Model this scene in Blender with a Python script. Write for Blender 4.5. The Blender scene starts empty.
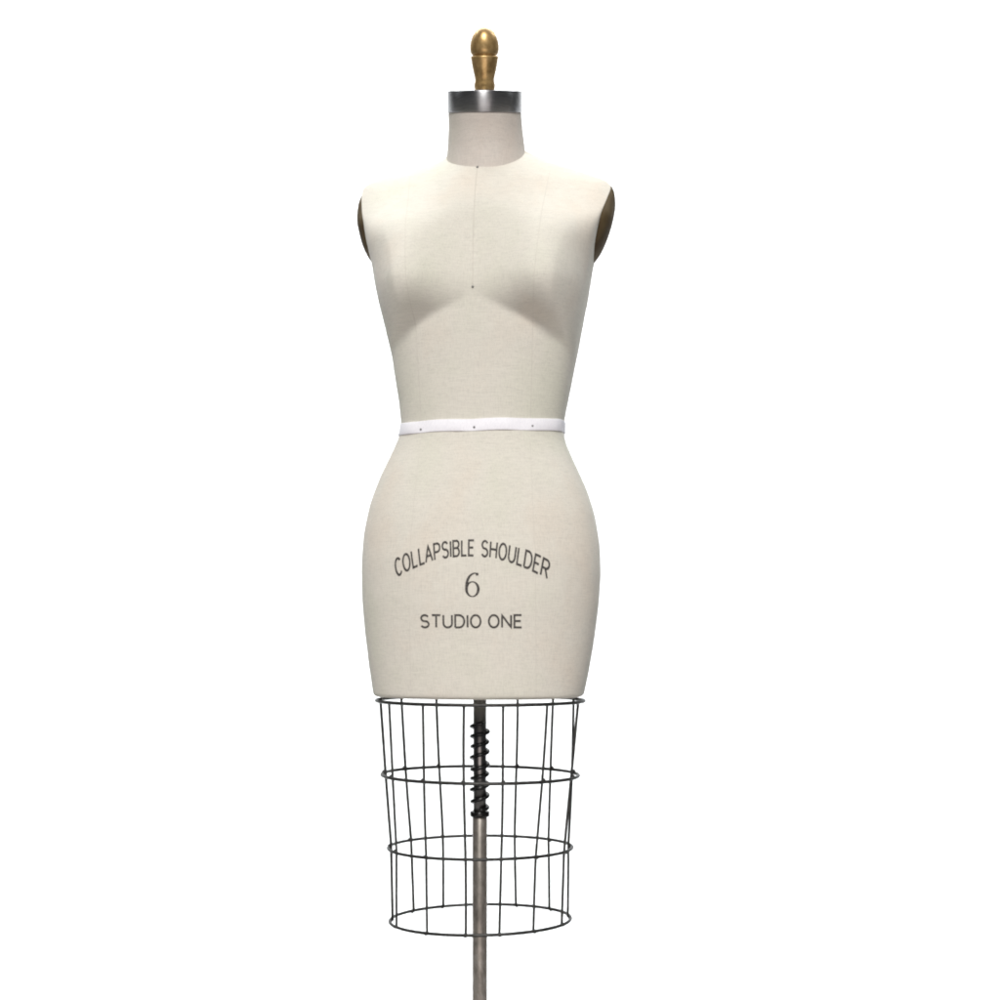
import bpy, bmesh, math, random
import numpy as np
from mathutils import Vector, Matrix
from mathutils.bvhtree import BVHTree
random.seed(4)
R = math.radians
scene = bpy.context.scene
COL = scene.collection

# ------------------------------------------------------------------ units
S = 0.0015                 # the form is drawn on a 1.5 mm grid
Z0 = 0.175
def P(x, y, h):            # h is measured downwards on that grid (1000 = 0.175 m above the floor)
    return Vector((x*S, y*S, Z0+(1000-h)*S))

# ------------------------------------------------------------------ camera
cam = bpy.data.cameras.new('camera'); camo = bpy.data.objects.new('camera', cam); COL.objects.link(camo)
camo.location = P(19, -1340, 622); camo.rotation_euler = (R(90), 0, 0)
cam.sensor_width = 36; cam.lens = 36*1.34
cam.shift_y = 0.122
cam.clip_end = 100; cam.clip_start = 0.05
scene.camera = camo
scene.cycles.filter_width = 2.0

# ------------------------------------------------------------------ world and lamps (a studio: no sky, no sun)
w = bpy.data.worlds.new('World'); scene.world = w; w.use_nodes = True
bg = w.node_tree.nodes['Background']
bg.inputs['Color'].default_value = (0.95, 0.97, 1.0, 1); bg.inputs['Strength'].default_value = 0.10

def area(name, loc, target, sx, sy, power, col=(1, 1, 1), spread=180):
    l = bpy.data.lights.new(name, 'AREA'); l.shape = 'RECTANGLE'; l.size = sx; l.size_y = sy
    l.energy = power; l.color = col; l.spread = R(spread)
    o = bpy.data.objects.new(name, l); COL.objects.link(o)
    o.location = loc
    o.rotation_euler = (Vector(target)-Vector(loc)).to_track_quat('-Z', 'Y').to_euler()
    return o
area('key_lamp', (-0.4, -5.8, 5.6), (0, 0, 1.0), 1.9, 1.9, 530, (1.0, 0.985, 0.955))
area('fill_lamp', (0.0, -1.8, 0.12), (0, 0, 0.75), 1.4, 0.4, 10.5, (1.0, 0.90, 0.86))
area('backdrop_lamp_high', (0, 0.7, 3.6), (0, 2.2, 0.9), 4.0, 0.6, 150, (0.97, 0.99, 1.0))
area('backdrop_lamp_low', (0, 0.75, -1.2), (0, 2.2, 0.6), 4.0, 0.6, 125, (0.97, 0.99, 1.0))

scene.view_settings.view_transform = 'Standard'
scene.view_settings.look = 'None'
scene.view_settings.exposure = 0.0
scene.view_settings.gamma = 1.0
scene.view_settings.use_curve_mapping = False

# ------------------------------------------------------------------ materials
def mat(name, base, rough=0.6, metal=0.0, spec=0.5):
    m = bpy.data.materials.new(name); m.use_nodes = True
    b = m.node_tree.nodes['Principled BSDF']
    b.inputs['Base Color'].default_value = (*base, 1); b.inputs['Roughness'].default_value = rough
    b.inputs['Metallic'].default_value = metal; b.inputs['Specular IOR Level'].default_value = spec
    return m, m.node_tree.nodes, m.node_tree.links, b
def noise(N, L, scale, stretch=(1, 1, 1), detail=3, rough=0.6):
    tc = N.new('ShaderNodeTexCoord'); mp = N.new('ShaderNodeMapping'); t = N.new('ShaderNodeTexNoise')
    mp.inputs['Scale'].default_value = stretch
    t.inputs['Scale'].default_value = scale; t.inputs['Detail'].default_value = detail; t.inputs['Roughness'].default_value = rough
    L.new(tc.outputs['Object'], mp.inputs['Vector']); L.new(mp.outputs['Vector'], t.inputs['Vector'])
    return t.outputs['Fac']
def math_node(N, L, op, a, b):
    n = N.new('ShaderNodeMath'); n.operation = op
    for i, v in enumerate((a, b)):
        if isinstance(v, (int, float)): n.inputs[i].default_value = v
        else: L.new(v, n.inputs[i])
    return n.outputs[0]
def ramp(N, L, fac, stops):
    r = N.new('ShaderNodeValToRGB')
    while len(r.color_ramp.elements) < len(stops): r.color_ramp.elements.new(0.5)
    for e, (p, c) in zip(r.color_ramp.elements, stops): e.position = p; e.color = (*c, 1)
    L.new(fac, r.inputs['Fac']); return r.outputs['Color']

def linen(name, base):
    m, N, L, b = mat(name, base, 0.92, 0, 0.18)
    weft = noise(N, L, 1.0, (70, 70, 900), 2); warp = noise(N, L, 1.0, (900, 900, 60), 2)
    fine = noise(N, L, 900, (1, 1, 1), 1); big = noise(N, L, 9, (1, 1, 0.6), 4, 0.55)
    threads = math_node(N, L, 'ADD', math_node(N, L, 'MULTIPLY', weft, 0.38), math_node(N, L, 'MULTIPLY', warp, 0.38))
    threads = math_node(N, L, 'ADD', threads, math_node(N, L, 'MULTIPLY', fine, 0.24))
    c = Vector(base)
    col1 = ramp(N, L, threads, [(0.30, c*0.80), (0.5, c), (0.68, c*1.10)])
    tint = ramp(N, L, big, [(0.30, (1.0, 0.955, 0.93)), (0.5, (1, 1, 1)), (0.70, (0.96, 0.985, 0.95))])
    mx = N.new('ShaderNodeMix'); mx.data_type = 'RGBA'; mx.blend_type = 'MULTIPLY'; mx.inputs['Factor'].default_value = 1
    L.new(col1, mx.inputs['A']); L.new(tint, mx.inputs['B']); L.new(mx.outputs['Result'], b.inputs['Base Color'])
    bp = N.new('ShaderNodeBump'); bp.inputs['Strength'].default_value = 0.35; bp.inputs['Distance'].default_value = 0.0006
    L.new(threads, bp.inputs['Height']); L.new(bp.outputs['Normal'], b.inputs['Normal'])
    b.inputs['Sheen Weight'].default_value = 0.08
    return m
M = {}
M['linen'] = linen('natural_linen', (0.67, 0.64, 0.572))
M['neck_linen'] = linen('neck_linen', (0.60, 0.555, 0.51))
M['thread'] = mat('seam_thread', (0.58, 0.545, 0.49), 0.9, 0, 0.1)[0]

m, N, L, b = mat('white_cotton_tape', (0.86, 0.85, 0.89), 0.85, 0, 0.2)
f = noise(N, L, 1.0, (900, 900, 200), 2)
L.new(ramp(N, L, f, [(0.3, (0.80, 0.79, 0.84)), (0.65, (0.89, 0.88, 0.92))]), b.inputs['Base Color']); M['tape'] = m

m, N, L, b = mat('printed_ink', (0.045, 0.042, 0.04), 0.8, 0, 0.2)
f = noise(N, L, 500, (1, 1, 1), 2)
L.new(ramp(N, L, f, [(0.35, (0.045, 0.042, 0.04)), (0.55, (0.08, 0.075, 0.07)), (0.72, (0.20, 0.185, 0.17))]), b.inputs['Base Color']); M['ink'] = m

m, N, L, b = mat('brushed_steel', (0.42, 0.42, 0.43), 0.35, 1.0)
f = noise(N, L, 1.0, (40, 40, 3000), 2)
L.new(ramp(N, L, f, [(0.3, (0.22, 0.22, 0.23)), (0.7, (0.42, 0.42, 0.43))]), b.inputs['Base Color'])
L.new(math_node(N, L, 'ADD', math_node(N, L, 'MULTIPLY', f, 0.16), 0.30), b.inputs['Roughness'])
b.inputs['Anisotropic'].default_value = 0.9; b.inputs['Anisotropic Rotation'].default_value = 0.25
tg = N.new('ShaderNodeTangent'); tg.direction_type = 'RADIAL'; tg.axis = 'Z'; L.new(tg.outputs['Tangent'], b.inputs['Tangent']); M['steel'] = m

m, N, L, b = mat('gold_finish', (0.50, 0.32, 0.12), 0.38, 0.6, 0.5)
f = noise(N, L, 110, (1, 1, 0.6), 6, 0.7)
L.new(ramp(N, L, f, [(0.3, (0.24, 0.14, 0.05)), (0.5, (0.44, 0.285, 0.115)), (0.7, (0.62, 0.42, 0.19))]), b.inputs['Base Color']); M['gold'] = m

m, N, L, b = mat('bronze_plate', (0.075, 0.05, 0.025), 0.72, 0.0, 0.2)
f = noise(N, L, 50, (1, 1, 0.5), 4)
L.new(ramp(N, L, f, [(0.3, (0.055, 0.036, 0.018)), (0.7, (0.10, 0.072, 0.034))]), b.inputs['Base Color']); M['bronze'] = m

m, N, L, b = mat('dark_wire', (0.05, 0.05, 0.05), 0.45, 0.6)
f = noise(N, L, 120, (1, 1, 1), 3)
L.new(ramp(N, L, f, [(0.3, (0.025, 0.025, 0.024)), (0.7, (0.065, 0.063, 0.06))]), b.inputs['Base Color']); M['wire'] = m

m, N, L, b = mat('worn_pole_metal', (0.19, 0.17, 0.15), 0.42, 0.5)
f = noise(N, L, 70, (1, 1, 0.4), 6, 0.75)
L.new(ramp(N, L, f, [(0.3, (0.13, 0.115, 0.10)), (0.5, (0.225, 0.203, 0.18)), (0.7, (0.38, 0.35, 0.315))]), b.inputs['Base Color'])
f2 = noise(N, L, 300, (1, 1, 0.5), 3)
bp = N.new('ShaderNodeBump'); bp.inputs['Strength'].default_value = 0.2; bp.inputs['Distance'].default_value = 0.0006
L.new(f2, bp.inputs['Height']); L.new(bp.outputs['Normal'], b.inputs['Normal']); M['pole'] = m

M['rod'] = mat('dark_polished_rod', (0.17, 0.165, 0.16), 0.3, 1.0)[0]
M['black'] = mat('black_spring_steel', (0.03, 0.03, 0.03), 0.24, 0.8)[0]
M['pin'] = mat('pin_steel', (0.20, 0.20, 0.20), 0.4, 0.7)[0]
M['backdrop'] = mat('white_paper', (0.86, 0.875, 0.88), 0.95, 0, 0.1)[0]
M['floor'] = mat('pale_floor', (0.42, 0.41, 0.40), 0.8, 0, 0.2)[0]
M['iron'] = mat('cast_iron', (0.04, 0.04, 0.042), 0.5, 0.5)[0]

# ------------------------------------------------------------------ helpers
def obj(name, verts, faces, m, parent=None, smooth=True):
    me = bpy.data.meshes.new(name); me.from_pydata([tuple(v) for v in verts], [], faces); me.update()
    o = bpy.data.objects.new(name, me); COL.objects.link(o)
    me.materials.append(M[m])
    if smooth:
        for p in me.polygons: p.use_smooth = True
    if parent: o.parent = parent
    return o
def loft(rings, cap0=True, cap1=True):
    n = len(rings[0]); V = [v for r in rings for v in r]; F = []
    for i in range(len(rings)-1):
        for j in range(n):
            k = (j+1) % n
            F.append((i*n+j, i*n+k, (i+1)*n+k, (i+1)*n+j))
    if cap0: F.append(tuple(range(n-1, -1, -1)))
    if cap1: F.append(tuple((len(rings)-1)*n+j for j in range(n)))
    return V, F
def tube(pts, r, n=8, closed=False):
    pts = [Vector(p) for p in pts]; V = []; F = []; m = len(pts); up = None
    for i, p in enumerate(pts):
        a = pts[(i-1) % m] if (closed or i > 0) else p
        c = pts[(i+1) % m] if (closed or i < m-1) else p
        t = (c-a).normalized()
        if up is None: up = t.orthogonal().normalized()
        up = (up-t*up.dot(t)).normalized(); s = t.cross(up)
        for j in range(n):
            q = 2*math.pi*j/n
            V.append(p+(up*math.cos(q)+s*math.sin(q))*r)
    for i in range(m if closed else m-1):
        off = 0
        ii = (i+1) % m
        if closed and ii == 0:      # match the twist at the seam
            d = [(V[(m-1)*n]-V[j]).length for j in range(n)]; off = d.index(min(d))
        for j in range(n):
            F.append((i*n+j, i*n+(j+1) % n, ii*n+(j+1+off) % n, ii*n+(j+off) % n))
    if not closed:
        F.append(tuple(range(n-1, -1, -1))); F.append(tuple((m-1)*n+j for j in range(n)))
    return V, F
def joined(*vf):
    V = []; F = []
    for v, f in vf:
        o = len(V); V += list(v); F += [tuple(i+o for i in q) for q in f]
    return V, F
def lathe(profile, frame, n=48):   # profile: (radius, height) in grid units along frame's z
    rings = [[frame @ Vector((r*S*math.cos(2*math.pi*j/n), r*S*math.sin(2*math.pi*j/n), h*S)) for j in range(n)] for r, h in profile]
    return loft(rings)

# ------------------------------------------------------------------ the setting
def backdrop():
    prof = []                                   # a gently curved hanging sheet of white paper, 4 mm thick
    for i in range(41):
        z = -2.4+i*7.0/40
        prof.append((2.2-0.25*max(0, (z-2.6)/2)**2, z))
    V = []; F = []
    for (y, z) in prof:
        for dy in (0, 0.004):
            for x in (-4.5, 4.5): V.append((x, y+dy, z))
    for i in range(40):
        a = i*4; c = a+4
        F += [(a, a+1, c+1, c), (a+3, a+2, c+2, c+3), (a, c, c+2, a+2), (a+1, a+3, c+3, c+1)]
    F += [(0, 2, 3, 1), (160, 161, 163, 162)]
    o = obj('backdrop', V, F, 'backdrop'); o['kind'] = 'structure'
backdrop()
bm = bmesh.new(); bmesh.ops.create_cube(bm, size=1)
for v in bm.verts: v.co = Vector((v.co.x*1.3, v.co.y*0.9-0.08, v.co.z*0.06-0.03))
bmesh.ops.bevel(bm, geom=bm.edges[:], offset=0.006, segments=2, affect='EDGES')
me = bpy.data.meshes.new('floor'); bm.to_mesh(me); bm.free(); fl = bpy.data.objects.new('floor', me); COL.objects.link(fl)
me.materials.append(M['floor']); fl['kind'] = 'structure'

# ------------------------------------------------------------------ the dress form
form = bpy.data.objects.new('dress_form', None); COL.objects.link(form)
form.rotation_euler = (0, 0, R(-5.3)); form.empty_display_size = 0.2
form['label'] = 'cream linen dress form with gold finial, white waist tape and wire cage below its hem'
form['category'] = 'dress form'

def table(pts, sig):
    h = np.arange(120, 720, 0.5); v = np.interp(h, [p[0] for p in pts], [p[1] for p in pts])
    out = v.copy()
    k = np.arange(-40, 41)*0.5
    vp = np.pad(v, 40, mode='edge')
    for i, hh in enumerate(h):
        s = float(np.interp(hh, [0, 175, 200, 240, 1000], [1.2, 1.2, 3.0, sig, sig]))
        g = np.exp(-0.5*(k/s)**2); g /= g.sum()
        out[i] = (vp[i:i+81]*g).sum()
    return lambda q: float(np.interp(q, h, out))
LEFT = table([(146, 30), (152, 33), (157, 36), (160, 41), (163, 49), (167, 66), (172.5, 88), (177.5, 107), (180.5, 114), (183.5, 118.5), (188, 120), (200, 119), (215, 116.5),
              (230, 113), (247, 110.5), (264, 107.5), (290, 103), (310, 98.5), (330, 93.5), (355, 88.5), (380, 85), (405, 81), (428, 79), (436, 80.5), (446, 84.5), (458, 90),
              (478, 100), (505, 110), (535, 116), (565, 118), (600, 117.5), (630, 115), (665, 111), (695, 106.5)], 5)
RIGHT = table([(146, 36), (150, 41), (154, 47.5), (158, 56), (164, 69), (173.5, 97), (180.5, 116), (185, 126), (189, 130), (193, 129.5), (205, 126), (220, 121.5), (240, 116.5),
               (268, 112), (300, 107), (320, 103), (345, 98.5), (370, 93.5), (395, 88.5), (415, 84.5), (430, 82), (445, 85), (465, 94), (490, 105.5), (515, 113.5),
               (545, 118.5), (575, 119.5), (605, 117.5), (640, 113), (675, 107), (697, 102)], 5)
FRONT = table([(146, 52), (160, 54), (180, 57), (200, 58.7), (215, 60.5), (230, 63), (255, 68), (290, 72), (310, 73), (340, 70), (380, 65), (430, 60),
               (450, 63), (480, 71), (520, 80), (560, 85), (600, 85), (640, 81), (697, 76)], 6)
BACK = table([(146, 54), (160, 57), (175, 60), (190, 63), (220, 70), (260, 74), (310, 68), (370, 58), (430, 52), (460, 62), (500, 78), (545, 88),
              (590, 88), (640, 82), (697, 77)], 6)
ARM = table([(120, 1.0), (176, 1.0), (188, 1.10), (200, 1.13), (235, 1.13), (262, 1.04), (285, 1.0), (700, 1.0)], 4)
# height of the shoulder ridge at each x, from the neck out to the shoulder tip
_xs = np.arange(-150, 150.5, 1.0)
_t = np.interp(_xs, [-150, -124, -118.5, -107, -88, -66, -49, -41, -34, -18, 0, 18, 40, 47, 57, 69, 97, 116, 126, 132, 150],
               [187, 186, 183.5, 178, 172.5, 167, 163, 160, 155, 149, 146, 148, 152, 155, 159, 164, 173.5, 180.5, 185.5, 190, 191])
_k = np.exp(-0.5*(np.arange(-15, 16)/5.0)**2); _k /= _k.sum()
_t = np.convolve(np.pad(_t, 15, mode='edge'), _k, 'valid')
def ridge(x, h, rho):
    t = (h-float(np.interp(x, _xs, _t)))/rho
    t = min(1.0, max(0.0, t))
    return math.sin(math.pi/2*t**0.9)
EXPO = table([(120, 2.0), (165, 2.0), (190, 2.3), (300, 2.4), (430, 2.2), (560, 2.3), (700, 2.2)], 8)

CREASE_X = [0, 12, 25, 40, 56, 70, 84, 96, 108, 122]
CREASE_H = [309, 315, 322, 328, 333, 340, 353, 369, 384, 394]
SIDE_A = [(0, 1.5), (14, 4), (30, 10.5), (45, 22), (56, 32), (66, 37.5), (78, 37), (90, 32.5), (102, 26), (118, 16)]
def bust(x, h):
    ax = abs(x)
    top, apex = 196.0, 291.0+8*min(1, ax/80)
    a = sum(float(np.interp(ax+d, [p[0] for p in SIDE_A], [p[1] for p in SIDE_A])) for d in (-10, -5, 0, 5, 10))/5
    low = sum(float(np.interp(abs(ax+d), CREASE_X, CREASE_H)) for d in (-5, 0, 5))/3
    if h <= top or h >= low: return 0.0
    if h < apex:
        t = (h-top)/(apex-top); g = t*t*(3-2*t)
        g = 0.62*g+0.38*t**1.5
        g = min(g, 1)
        return a*g
    t = (h-apex)/(low-apex)
    return a*max(0, 1-t*t)**0.86
NT = 320
def soft(u, k):
    f = lambda q: q/(1+q**14)**(1/14)
    return f(u*k)/f(k)
def ring(h, shrink=0):
    l, r, f, b, k, n = LEFT(h), RIGHT(h), FRONT(h), BACK(h), ARM(h), EXPO(h)
    pts = []
    for j in range(NT):
        t = 2*math.pi*j/NT; c = math.cos(t); s = math.sin(t)
        cx = math.copysign(abs(c)**(2/n), c); sy = math.copysign(abs(s)**(2/n), s)
        x = math.copysign(soft(abs(cx), k), cx)*((r if c > 0 else l)-shrink)
        if h < 275:
            wt = 1-min(1, max(0, (h-215)/60)); wt = wt*wt*(3-2*wt)
            top = max(0.02, 1-(abs(x)/(146 if c > 0 else 135))**2.3)**(1/2.3)*ridge(x, h, 46 if s > 0 else 90)
            sy = math.copysign((1-wt)*abs(sy)+wt*top, s) if abs(s) > 1e-9 else 0.0
        y = sy*((b if s > 0 else f)-shrink)
        if s < 0: y -= bust(x, h)*min(1, (-sy)*1.25)
        pts.append([x, y, h])
    return pts
hs = list(np.arange(147, 430, 0.9))+list(np.arange(430, 692, 3.0))
rings = [ring(h) for h in hs]
# smooth the bust crease a little, column by column
A = np.array(rings)
for it in range(20):
    lo = 6; hi = 300
    B = A.copy()
    B[lo:hi, :, 1] = 0.25*A[lo-1:hi-1, :, 1]+0.5*A[lo:hi, :, 1]+0.25*A[lo+1:hi+1, :, 1]
    A = B
hv = np.array(hs); k0 = int(np.searchsorted(hv, 168)); k1 = int(np.searchsorted(hv, 214))
for it in range(6):            # round the shoulder over into the chest
    B = A.copy()
    B[k0:k1, :, :2] = 0.25*A[k0-1:k1-1, :, :2]+0.5*A[k0:k1, :, :2]+0.25*A[k0+1:k1+1, :, :2]
    A = B
rings = [[P(*v) for v in r] for r in A.tolist()]
for h, sh in ((692.5, 0.2), (694, 1.0), (695, 2.2), (695.6, 4.0), (696, 8), (696, 30)):
    rings.append([P(v[0], v[1], h) for v in ring(692, sh)])
rings = rings[::-1]
tv, tf = loft(rings)
torso = obj('torso', tv, tf, 'linen', form)
bvh = BVHTree.FromPolygons([Vector(v) for v in tv], tf)
def front(x, h, off=0.0):
    o = P(x, -400, h)
    hit, nor, i, d = bvh.ray_cast(o, Vector((0, 1, 0)))
    return hit+nor*off if hit else None

# seams: a centre front seam and a princess seam on each side
def seam(pts, r=0.00055, sink=-0.00018):
    xs = [p[0] for p in pts]; h_ = [p[1] for p in pts]
    line = []
    for h in np.arange(h_[0], h_[-1]+0.1, 3.0):
        x = float(np.interp(h, h_, xs)); q = front(x, h, sink)
        if q: line.append(q)
    obj('seam', *tube(line, r, 6), 'thread', torso)
seam([(0, 180), (0, 304)], 0.0005, -0.0001)
for s in (-1, 1):
    seam([(s*70, 176), (s*66, 220), (s*60, 300), (s*56, 345), (s*53, 432)], 0.0005, -0.0003)
    seam([(s*53, 446), (s*56, 500), (s*60, 560), (s*60, 690)], 0.0004, -0.00028)

# printed lettering on the lower front
def bow(cx, cy, rx, ry, a0, a1, n=14):
    return [(cx+rx*math.cos(R(a0+(a1-a0)*i/n)), cy+ry*math.sin(R(a0+(a1-a0)*i/n))) for i in range(n+1)]
GLYPH = {   # width, strokes (all in a box one unit high; x runs 0 to 1 of the width)
    'C': (0.42, [bow(.5, .5, .5, .5, 42, 318, 24)]), 'O': (0.46, [bow(.5, .5, .5, .5, 90, 450, 32)]),
    'L': (0.32, [[(0, 1), (0, 0), (1, 0)]]), 'A': (0.46, [[(0, 0), (.5, 1), (1, 0)], [(.2, .36), (.8, .36)]]),
    'P': (0.38, [[(0, 0), (0, 1), (.55, 1)]+bow(.55, .735, .45, .265, 85, -90, 12)+[(0, .47)]]),
    'S': (0.38, [bow(.48, .755, .46, .245, 25, 250, 14)+bow(.5, .255, .5, .255, 75, -155, 16)]),
    'I': (0.0, [[(0, 0), (0, 1)]]),
    'B': (0.39, [[(0, .53), (.55, .53)]+bow(.55, .765, .40, .235, -85, 90, 12)+[(0, 1), (0, 0), (.55, 0)]+bow(.55, .265, .45, .265, -85, 85, 12)]),
    'E': (0.33, [[(1, 1), (0, 1), (0, 0), (1, 0)], [(0, .52), (.9, .52)]]),
    'H': (0.41, [[(0, 0), (0, 1)], [(1, 0), (1, 1)], [(0, .53), (1, .53)]]),
    'U': (0.41, [[(0, 1), (0, .33)]+bow(.5, .33, .5, .33, 188, 352, 16)+[(1, .33), (1, 1)]]),
    'D': (0.43, [[(0, 0), (0, 1), (.4, 1)]+bow(.4, .5, .6, .5, 80, -80, 18)+[(.4, 0), (0, 0)]]),
    'R': (0.42, [[(0, 0), (0, 1), (.55, 1)]+bow(.55, .745, .42, .255, 85, -90, 12)+[(0, .49)], [(.5, .49), (1, 0)]]),
    'T': (0.42, [[(0, 1), (1, 1)], [(.5, 1), (.5, 0)]]), 'N': (0.42, [[(0, 0), (0, 1), (1, 0), (1, 1)]]),
}
def ribbon(pts, wd):
    pts = [Vector((p[0], p[1], 0)) for p in pts]; out = []
    for i, p in enumerate(pts):
        d0 = (p-pts[i-1]).normalized() if i else (pts[1]-p).normalized()
        d1 = (pts[i+1]-p).normalized() if i < len(pts)-1 else d0
        n0 = Vector((-d0.y, d0.x, 0)); n1 = Vector((-d1.y, d1.x, 0)); nm = n0+n1
        nm = n0 if nm.length < 1e-4 else nm.normalized()
        k = min(1.9, 1/max(0.35, nm.dot(n0)))
        out += [p+nm*wd/2*k, p-nm*wd/2*k]
    return out, [(2*i, 2*i+1, 2*i+3, 2*i+2) for i in range(len(pts)-1)]
def line_of_print(text, high, wide, stroke, gap, space):
    x = 0; V = []; F = []; k = 0
    hh = high-stroke
    KERN = {'LA': -1.5, 'CO': -0.9, 'AP': -0.3, 'LD': -0.5, 'LE': -0.5, 'TU': -0.3}; prev = ''
    for ch in text:
        x += KERN.get(prev+ch, 0); prev = ch
        if ch == ' ':
            x += space-gap; continue
        wd, strokes = GLYPH[ch]; wd *= high*wide; x += stroke/2
        for st in strokes:
            pts = []
            for a, b_ in zip(st, st[1:]):            # finer steps so the print can bend
                m_ = max(1, int(math.hypot((b_[0]-a[0])*wd, (b_[1]-a[1])*hh)/2.5))
                pts += [(a[0]+(b_[0]-a[0])*i/m_, a[1]+(b_[1]-a[1])*i/m_) for i in range(m_)]
            pts.append(st[-1])
            v, f = ribbon([(x+p[0]*wd, stroke/2+p[1]*hh) for p in pts], stroke)
            o = len(V); V += [Vector((q.x, q.y, 0.02*(k % 3))) for q in v]; F += [tuple(i+o for i in q) for q in f]; k += 1
        x += wd+stroke/2+gap
    return V, F, x-gap
def printed(V, F, to_xh, name):
    bm = bmesh.new(); vs = [bm.verts.new(v) for v in V]
    for f in F:
        try: bm.faces.new([vs[i] for i in f])
        except ValueError: pass
    bm.verts.ensure_lookup_table(); bm.verts.index_update()
    W = [front(*to_xh(v.co.x, v.co.y), 0.00035+v.co.z*0.002) for v in bm.verts]
    Fs = [tuple(v.index for v in f.verts) for f in bm.faces]
    bm.free()
    return obj(name, W, Fs, 'ink', torso, smooth=False)
ARC_R = 145.0; ARC_W = 153.0; ARC_H = 16.2; ARC_C = (-3.0, 697.5)
V, F, tw = line_of_print('COLLAPSIBLE SHOULDER', ARC_H, 1.12, 2.0, 1.15, 8.0)
def arc(x, y):              # an arched line: the baseline follows the arc, the stems lean only a little
    u = (x/tw-0.5)*147.0+2.0
    yy = y-ARC_H/2
    rr = math.sqrt(ARC_R**2-u*u); lean = 0.42*u/ARC_R
    return ARC_C[0]+u+yy*lean, ARC_C[1]-rr-yy*(1+0.10*abs(u)/75)
printed(V, F, arc, 'lettering')
V, F, tw2 = line_of_print('STUDIO ONE', 13.4, 1.6, 1.9, 1.4, 6.5)
printed(V, F, lambda x, y: ((x/tw2-0.5)*97-1.0, 628-y), 'lettering')
def six():
    # a serif figure 6 drawn from outlines: bowl with thick and thin strokes, curved stem, ball terminal
    V = []; F = []
    n = 40
    for j in range(n):
        t = 2*math.pi*j/n
        V.append((6.9*math.cos(t), 7.3+7.4*math.sin(t), 0)); V.append((4.3*math.cos(t), 7.3+6.4*math.sin(t), 0))
    for j in range(n):
        k = (j+1) % n; F.append((2*j, 2*k, 2*k+1, 2*j+1))
    outer = [(-6.9, 7.3), (-6.9, 10.0), (-6.5, 13.4), (-5.5, 16.9), (-3.6, 20.0), (-0.8, 22.1), (2.0, 22.8), (4.2, 22.5)]
    inner = [(-4.3, 7.3), (-4.3, 10.0), (-4.0, 13.2), (-3.1, 16.4), (-1.6, 19.2), (0.3, 20.9), (2.2, 21.7), (4.2, 21.6)]
    b = len(V)
    for o_, i_ in zip(outer, inner): V += [(*o_, 0.01), (*i_, 0.01)]
    for k in range(len(outer)-1): F.append((b+2*k, b+2*k+2, b+2*k+3, b+2*k+1))
    b = len(V)
    for j in range(16): V.append((4.4+1.4*math.cos(2*math.pi*j/16), 21.3+1.35*math.sin(2*math.pi*j/16), 0.02))
    F.append(tuple(range(b, b+16)))
    return [Vector(v) for v in V], F
V, F = six()
printed(V, F, lambda x, y: (1.0+x, 598.5-y), 'lettering')

# arm plates set into the armholes
def arm_plate(side):
    n = 40; m = 10; V = []; F = []
    hc, hh = (226, 39) if side < 0 else (227, 41)
    rows = {}
    def edge(h):            # front and back edge of the flat armhole at this height
        key = round(h, 1)
        if key not in rows:
            q = [(p[1]) for p in ring(h) if p[0]*side > 0.98*(LEFT(h) if side < 0 else RIGHT(h))]
            rows[key] = (max(-32, min(q)), min(30, max(q)))
        return rows[key]
    def base_x(h): return (LEFT(h) if side < 0 else RIGHT(h))
    bulge = 11.0 if side < 0 else 12.5
    for i in range(m+1):
        rho = i/m
        for j in range(n):
            t = 2*math.pi*j/n
            u = rho*math.sin(t); h = hc-hh*u
            ch = math.sqrt(max(1e-6, 1-u*u)); yn = rho*math.cos(t)/ch if ch > 2e-3 else 0.0
            e0, e1 = edge(h)
            half = (e1-e0)/2*0.93*min(1.0, ch*1.25)
            y = (e0+e1)/2+half*yn
            x = base_x(h)-3.0+(bulge+1.6)*(1-rho**2.6)**0.62*(1-(0.12 if side < 0 else 0.35)*u*u)
            V.append(P(side*x, y, h))
    for i in range(m):
        for j in range(n):
            k = (j+1) % n; F.append((i*n+j, i*n+k, (i+1)*n+k, (i+1)*n+j))
    V.append(P(side*(base_x(227)-14), 0, 227))
    for j in range(n): F.append((m*n+(j+1) % n, m*n+j, len(V)-1))
    o = obj('arm_plate', V, F, 'bronze', form)
    bm = bmesh.new(); bm.from_mesh(o.data); bmesh.ops.remove_doubles(bm, verts=bm.verts, dist=1e-5)
    bmesh.ops.recalc_face_normals(bm, faces=bm.faces); bm.to_mesh(o.data); bm.free()
    for p in o.data.polygons: p.use_smooth = True
arm_plate(-1); arm_plate(1)

# neck, steel cap and finial, leaning forward as a tailor's form does
TILT = R(20)
top_c = P(4.9, -11, 115.8)
cap_m = Matrix.Translation(top_c) @ Matrix.Rotation(R(5.3), 4, 'Z') @ Matrix.Rotation(TILT, 4, 'X')
neck_rings = []
n = 96
for i in range(25):
    t = i/24
    c = P(5.0, 12, 186).lerp(P(4.9, -11, 115.8), t) + Vector((0, 0.006*math.sin(math.pi*t), 0))
    rot = Matrix.Rotation(R(5.3), 4, 'Z') @ Matrix.Rotation(R(8)+(TILT-R(8))*t, 4, 'X')
    r = float(np.interp(t, [0, 0.35, 0.55, 0.8, 1], [44.5, 41, 38.8, 36.9, 36.2]))
    neck_rings.append([c+rot @ Vector((r*S*math.cos(2*math.pi*j/n), r*S*math.sin(2*math.pi*j/n), 0)) for j in range(n)])
neck = obj('neck', *loft(neck_rings), 'neck_linen', form)
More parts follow.
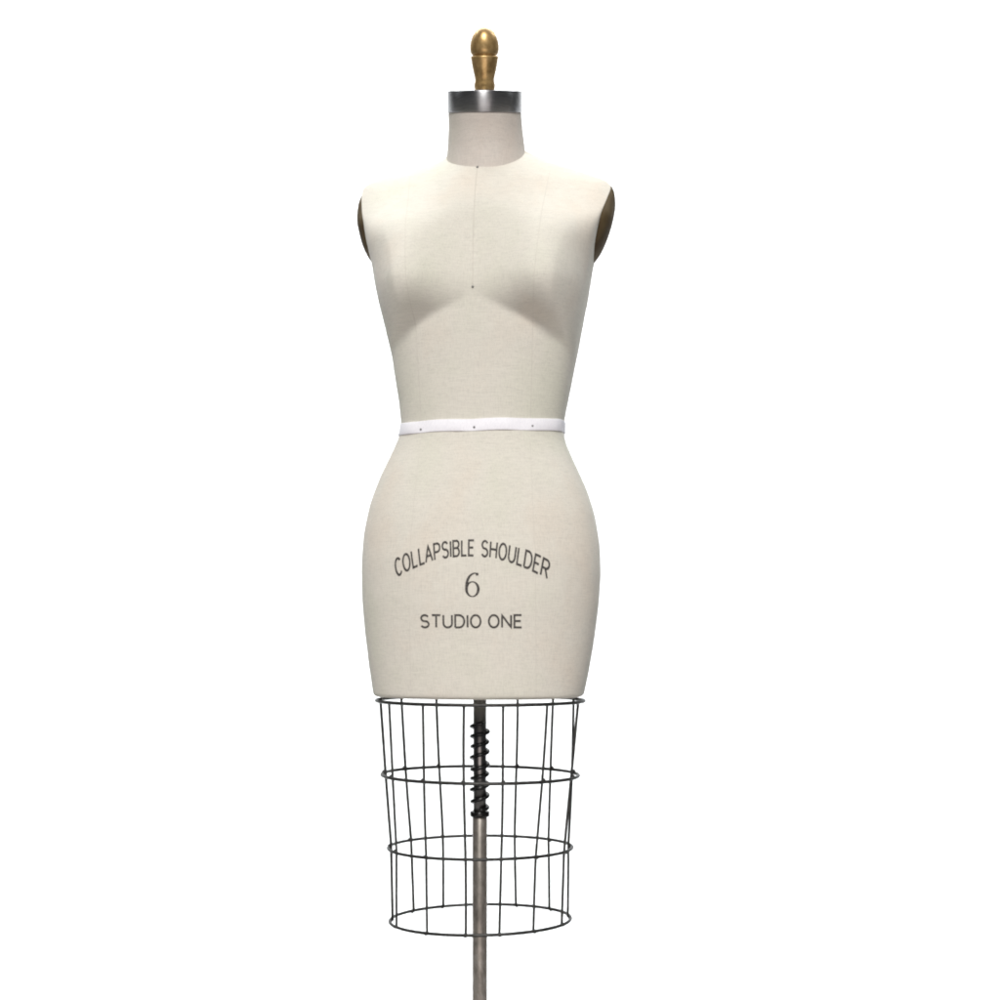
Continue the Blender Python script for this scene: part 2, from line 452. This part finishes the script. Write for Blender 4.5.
capo = obj('neck_cap', *lathe([(34.0, -1.0), (36.5, -1.0), (36.9, -0.6), (36.9, 17.6), (36.5, 18.4), (35.4, 18.8), (30, 19.0), (12, 19.2)], cap_m, 96), 'steel', form)
prof = [(r, h*0.95) for r, h in [(0.5, 60.6), (3, 60.3), (6, 59), (9.3, 56.2), (11.9, 52), (13.6, 47), (14.3, 43), (14.3, 39), (13.7, 36), (12.8, 34.4), (11.9, 33.9), (11.9, 33.3), (13.0, 33.0), (13.7, 32.2),
        (13.6, 31), (13.2, 29), (12.7, 25.5), (11.8, 21), (10.8, 16.5), (10.0, 13), (9.6, 10.5), (9.7, 8.6), (10.2, 6.8), (10.4, 5), (10.2, 2.6), (9.8, 1), (9.7, -1)]]
obj('finial', *lathe([(r, h) for r, h in prof[::-1]], cap_m @ Matrix.Translation((0, 0, 19.2*S)), 48), 'gold', form)

# waist tape following the waist, dipping a little in front
def tape():
    h0 = lambda y: 431.5-1.5+(-y)*0.065
    rows = []
    for d, off in ((-6.2, 0.0), (-6.2, 0.7), (-5.6, 1.0), (0, 1.05), (4.8, 1.0), (5.4, 0.7), (5.4, 0.0)):
        row = []
        rr = ring(431)
        for (x, y, _) in rr:
            h = h0(y)+d+0.012*(-x)
            q = ring_at(h, x, y)
            L_ = math.hypot(q[0]/80, q[1]/58); nx, ny = q[0]/80**2, q[1]/58**2; nn = math.hypot(nx, ny)
            ph = math.atan2(y, x); offs = off*(1+0.35*math.sin(9*ph)+0.25*math.sin(17*ph+1))
            h += 0.35*math.sin(7*ph+0.5)
            row.append(P(q[0]+nx/nn*offs, q[1]+ny/nn*offs, h))
        rows.append(row)
    return loft(rows[::-1], False, False)
def ring_at(h, x, y):
    l, r, f, b = LEFT(h), RIGHT(h), FRONT(h), BACK(h)
    l0, r0, f0, b0 = LEFT(431), RIGHT(431), FRONT(431), BACK(431)
    return (x*(r/r0 if x > 0 else l/l0), y*(b/b0 if y > 0 else f/f0))
tape_o = obj('waist_tape', *tape(), 'tape', form)
def pin(x, h, parent, off, r=1.25):
    q = front(x, h, 0.0)
    bm = bmesh.new(); bmesh.ops.create_icosphere(bm, subdivisions=2, radius=r*S)
    V = [v.co+q+Vector((0, -off*S, 0)) for v in bm.verts]; bm.verts.index_update()
    F = [tuple(v.index for v in f.verts) for f in bm.faces]; bm.free()
    obj('pin', V, F, 'pin', parent)
for x, h in ((-53, 436), (0, 436), (55, 434)): pin(x, h, tape_o, 0.9, 1.1)
pin(0, 178.3, torso, 0.1, 1.25); pin(0, 305, torso, 0.1, 1.25)

# wire cage under the hem: four hoops and thirteen uprights
PXC = -1.0*S
LV = [696, 701, 773, 847, 918]
HA = [104, 104, 98.5, 92.2, 90.6]
def hoop(h, a, tilt, r, cx=-1.0):
    pts = []
    for j in range(120):
        t = 2*math.pi*j/120
        x = a*math.sin(t)+cx; y = -0.78*a*math.cos(t)
        pts.append(P(x, y, h-tilt*x/a))
    obj('hoop', *tube(pts, r*S, 10, True), 'wire', form)
hoop(700.3, 104, 0, 1.7); hoop(774.5, 98.5, -0.2, 1.7); hoop(847, 92.2, 0.9, 1.6); hoop(919, 90.6, 2.2, 1.65)
uprights = [(-56.1, -63.7), (-28.2, -30.7), (-3.7, -4.5), (17.7, 17.2), (43.8, 40.7), (76.0, 69.5), (-92, -88), (-121.3, -123.4), (-148.6, -149.1),
            (185.4, 184.8), (162.2, 159.5), (136.4, 131.1), (114.1, 97.2)]
for i, (p0, p1) in enumerate(uprights):
    pts = []
    for h in np.linspace(699, 920, 40):
        u = (h-701)/217
        ph = R(p0+(p1-p0)*u+0.5*math.sin(5*u+i*1.7))
        a = float(np.interp(h, LV, HA))-2.5
        hh = h if h < 919 else 919.5-2.2*math.sin(ph)
        pts.append(P(a*math.sin(ph)-1, -0.78*a*math.cos(ph), hh))
    beads = [tube(pts, random.uniform(1.3, 1.5)*S, 8)]
    for lv in LV[2:]:           # weld beads where the upright meets each hoop
        q = min(pts, key=lambda p: abs(p.z-P(0, 0, lv).z)); out = Vector((q.x-PXC, q.y, 0)).normalized()*1.7*S
        c = Vector((q.x, q.y, P(0, 0, lv).z))+out
        if lv == 919 or lv == 918: c = pts[-1]+out
        beads.append(lathe([(0.3, -2.0), (1.5, -1.5), (2.1, 0), (1.5, 1.5), (0.3, 2.0)], Matrix.Translation(c), 10))
    obj('wire', *joined(*beads), 'wire', form)

# stand: rod with spring, lower pole, foot
PX = -1.2
def column(r, top, bot, n=40):
    fr = Matrix.Translation(P(PX, 0, bot))
    return lathe([(r-0.5, 0), (r, 0.5), (r, bot-top-0.5), (r-0.5, bot-top)], fr, n)
obj('rod', *column(6.6, 680, 816), 'rod', form)
obj('pole', *column(7.4, 816, 1112), 'pole', form)
pts = []
turns = 8.1
for j in range(int(turns*28)+1):
    t = j/28; a = 2*math.pi*t+1.0
    h = 722+(809-722)*t/turns+0.9*math.sin(1.9*t)+0.5*math.sin(3.3*t+1)
    pts.append(P(PX+(8.2+0.35*math.sin(2.3*t))*math.cos(a), -8.2*math.sin(a), h))
obj('spring', *tube(pts, 2.05*S, 10), 'black', form)
obj('spring_collar', *joined(lathe([(7.2, 0), (9.0, 0), (9.9, 0.8), (9.9, 4.8), (9.0, 5.6), (7.2, 5.6)], Matrix.Translation(P(PX, 0, 816.5)), 40)), 'black', form)
foot = Matrix.Translation((PX*S, 0, 0))
fp = [(150, 0.0), (152, 1.5), (151, 5), (140, 9), (100, 14), (60, 20), (30, 28), (18, 40), (14, 52), (12, 54), (6, 54.5)]
obj('base', *lathe(fp, foot, 64), 'iron', form)
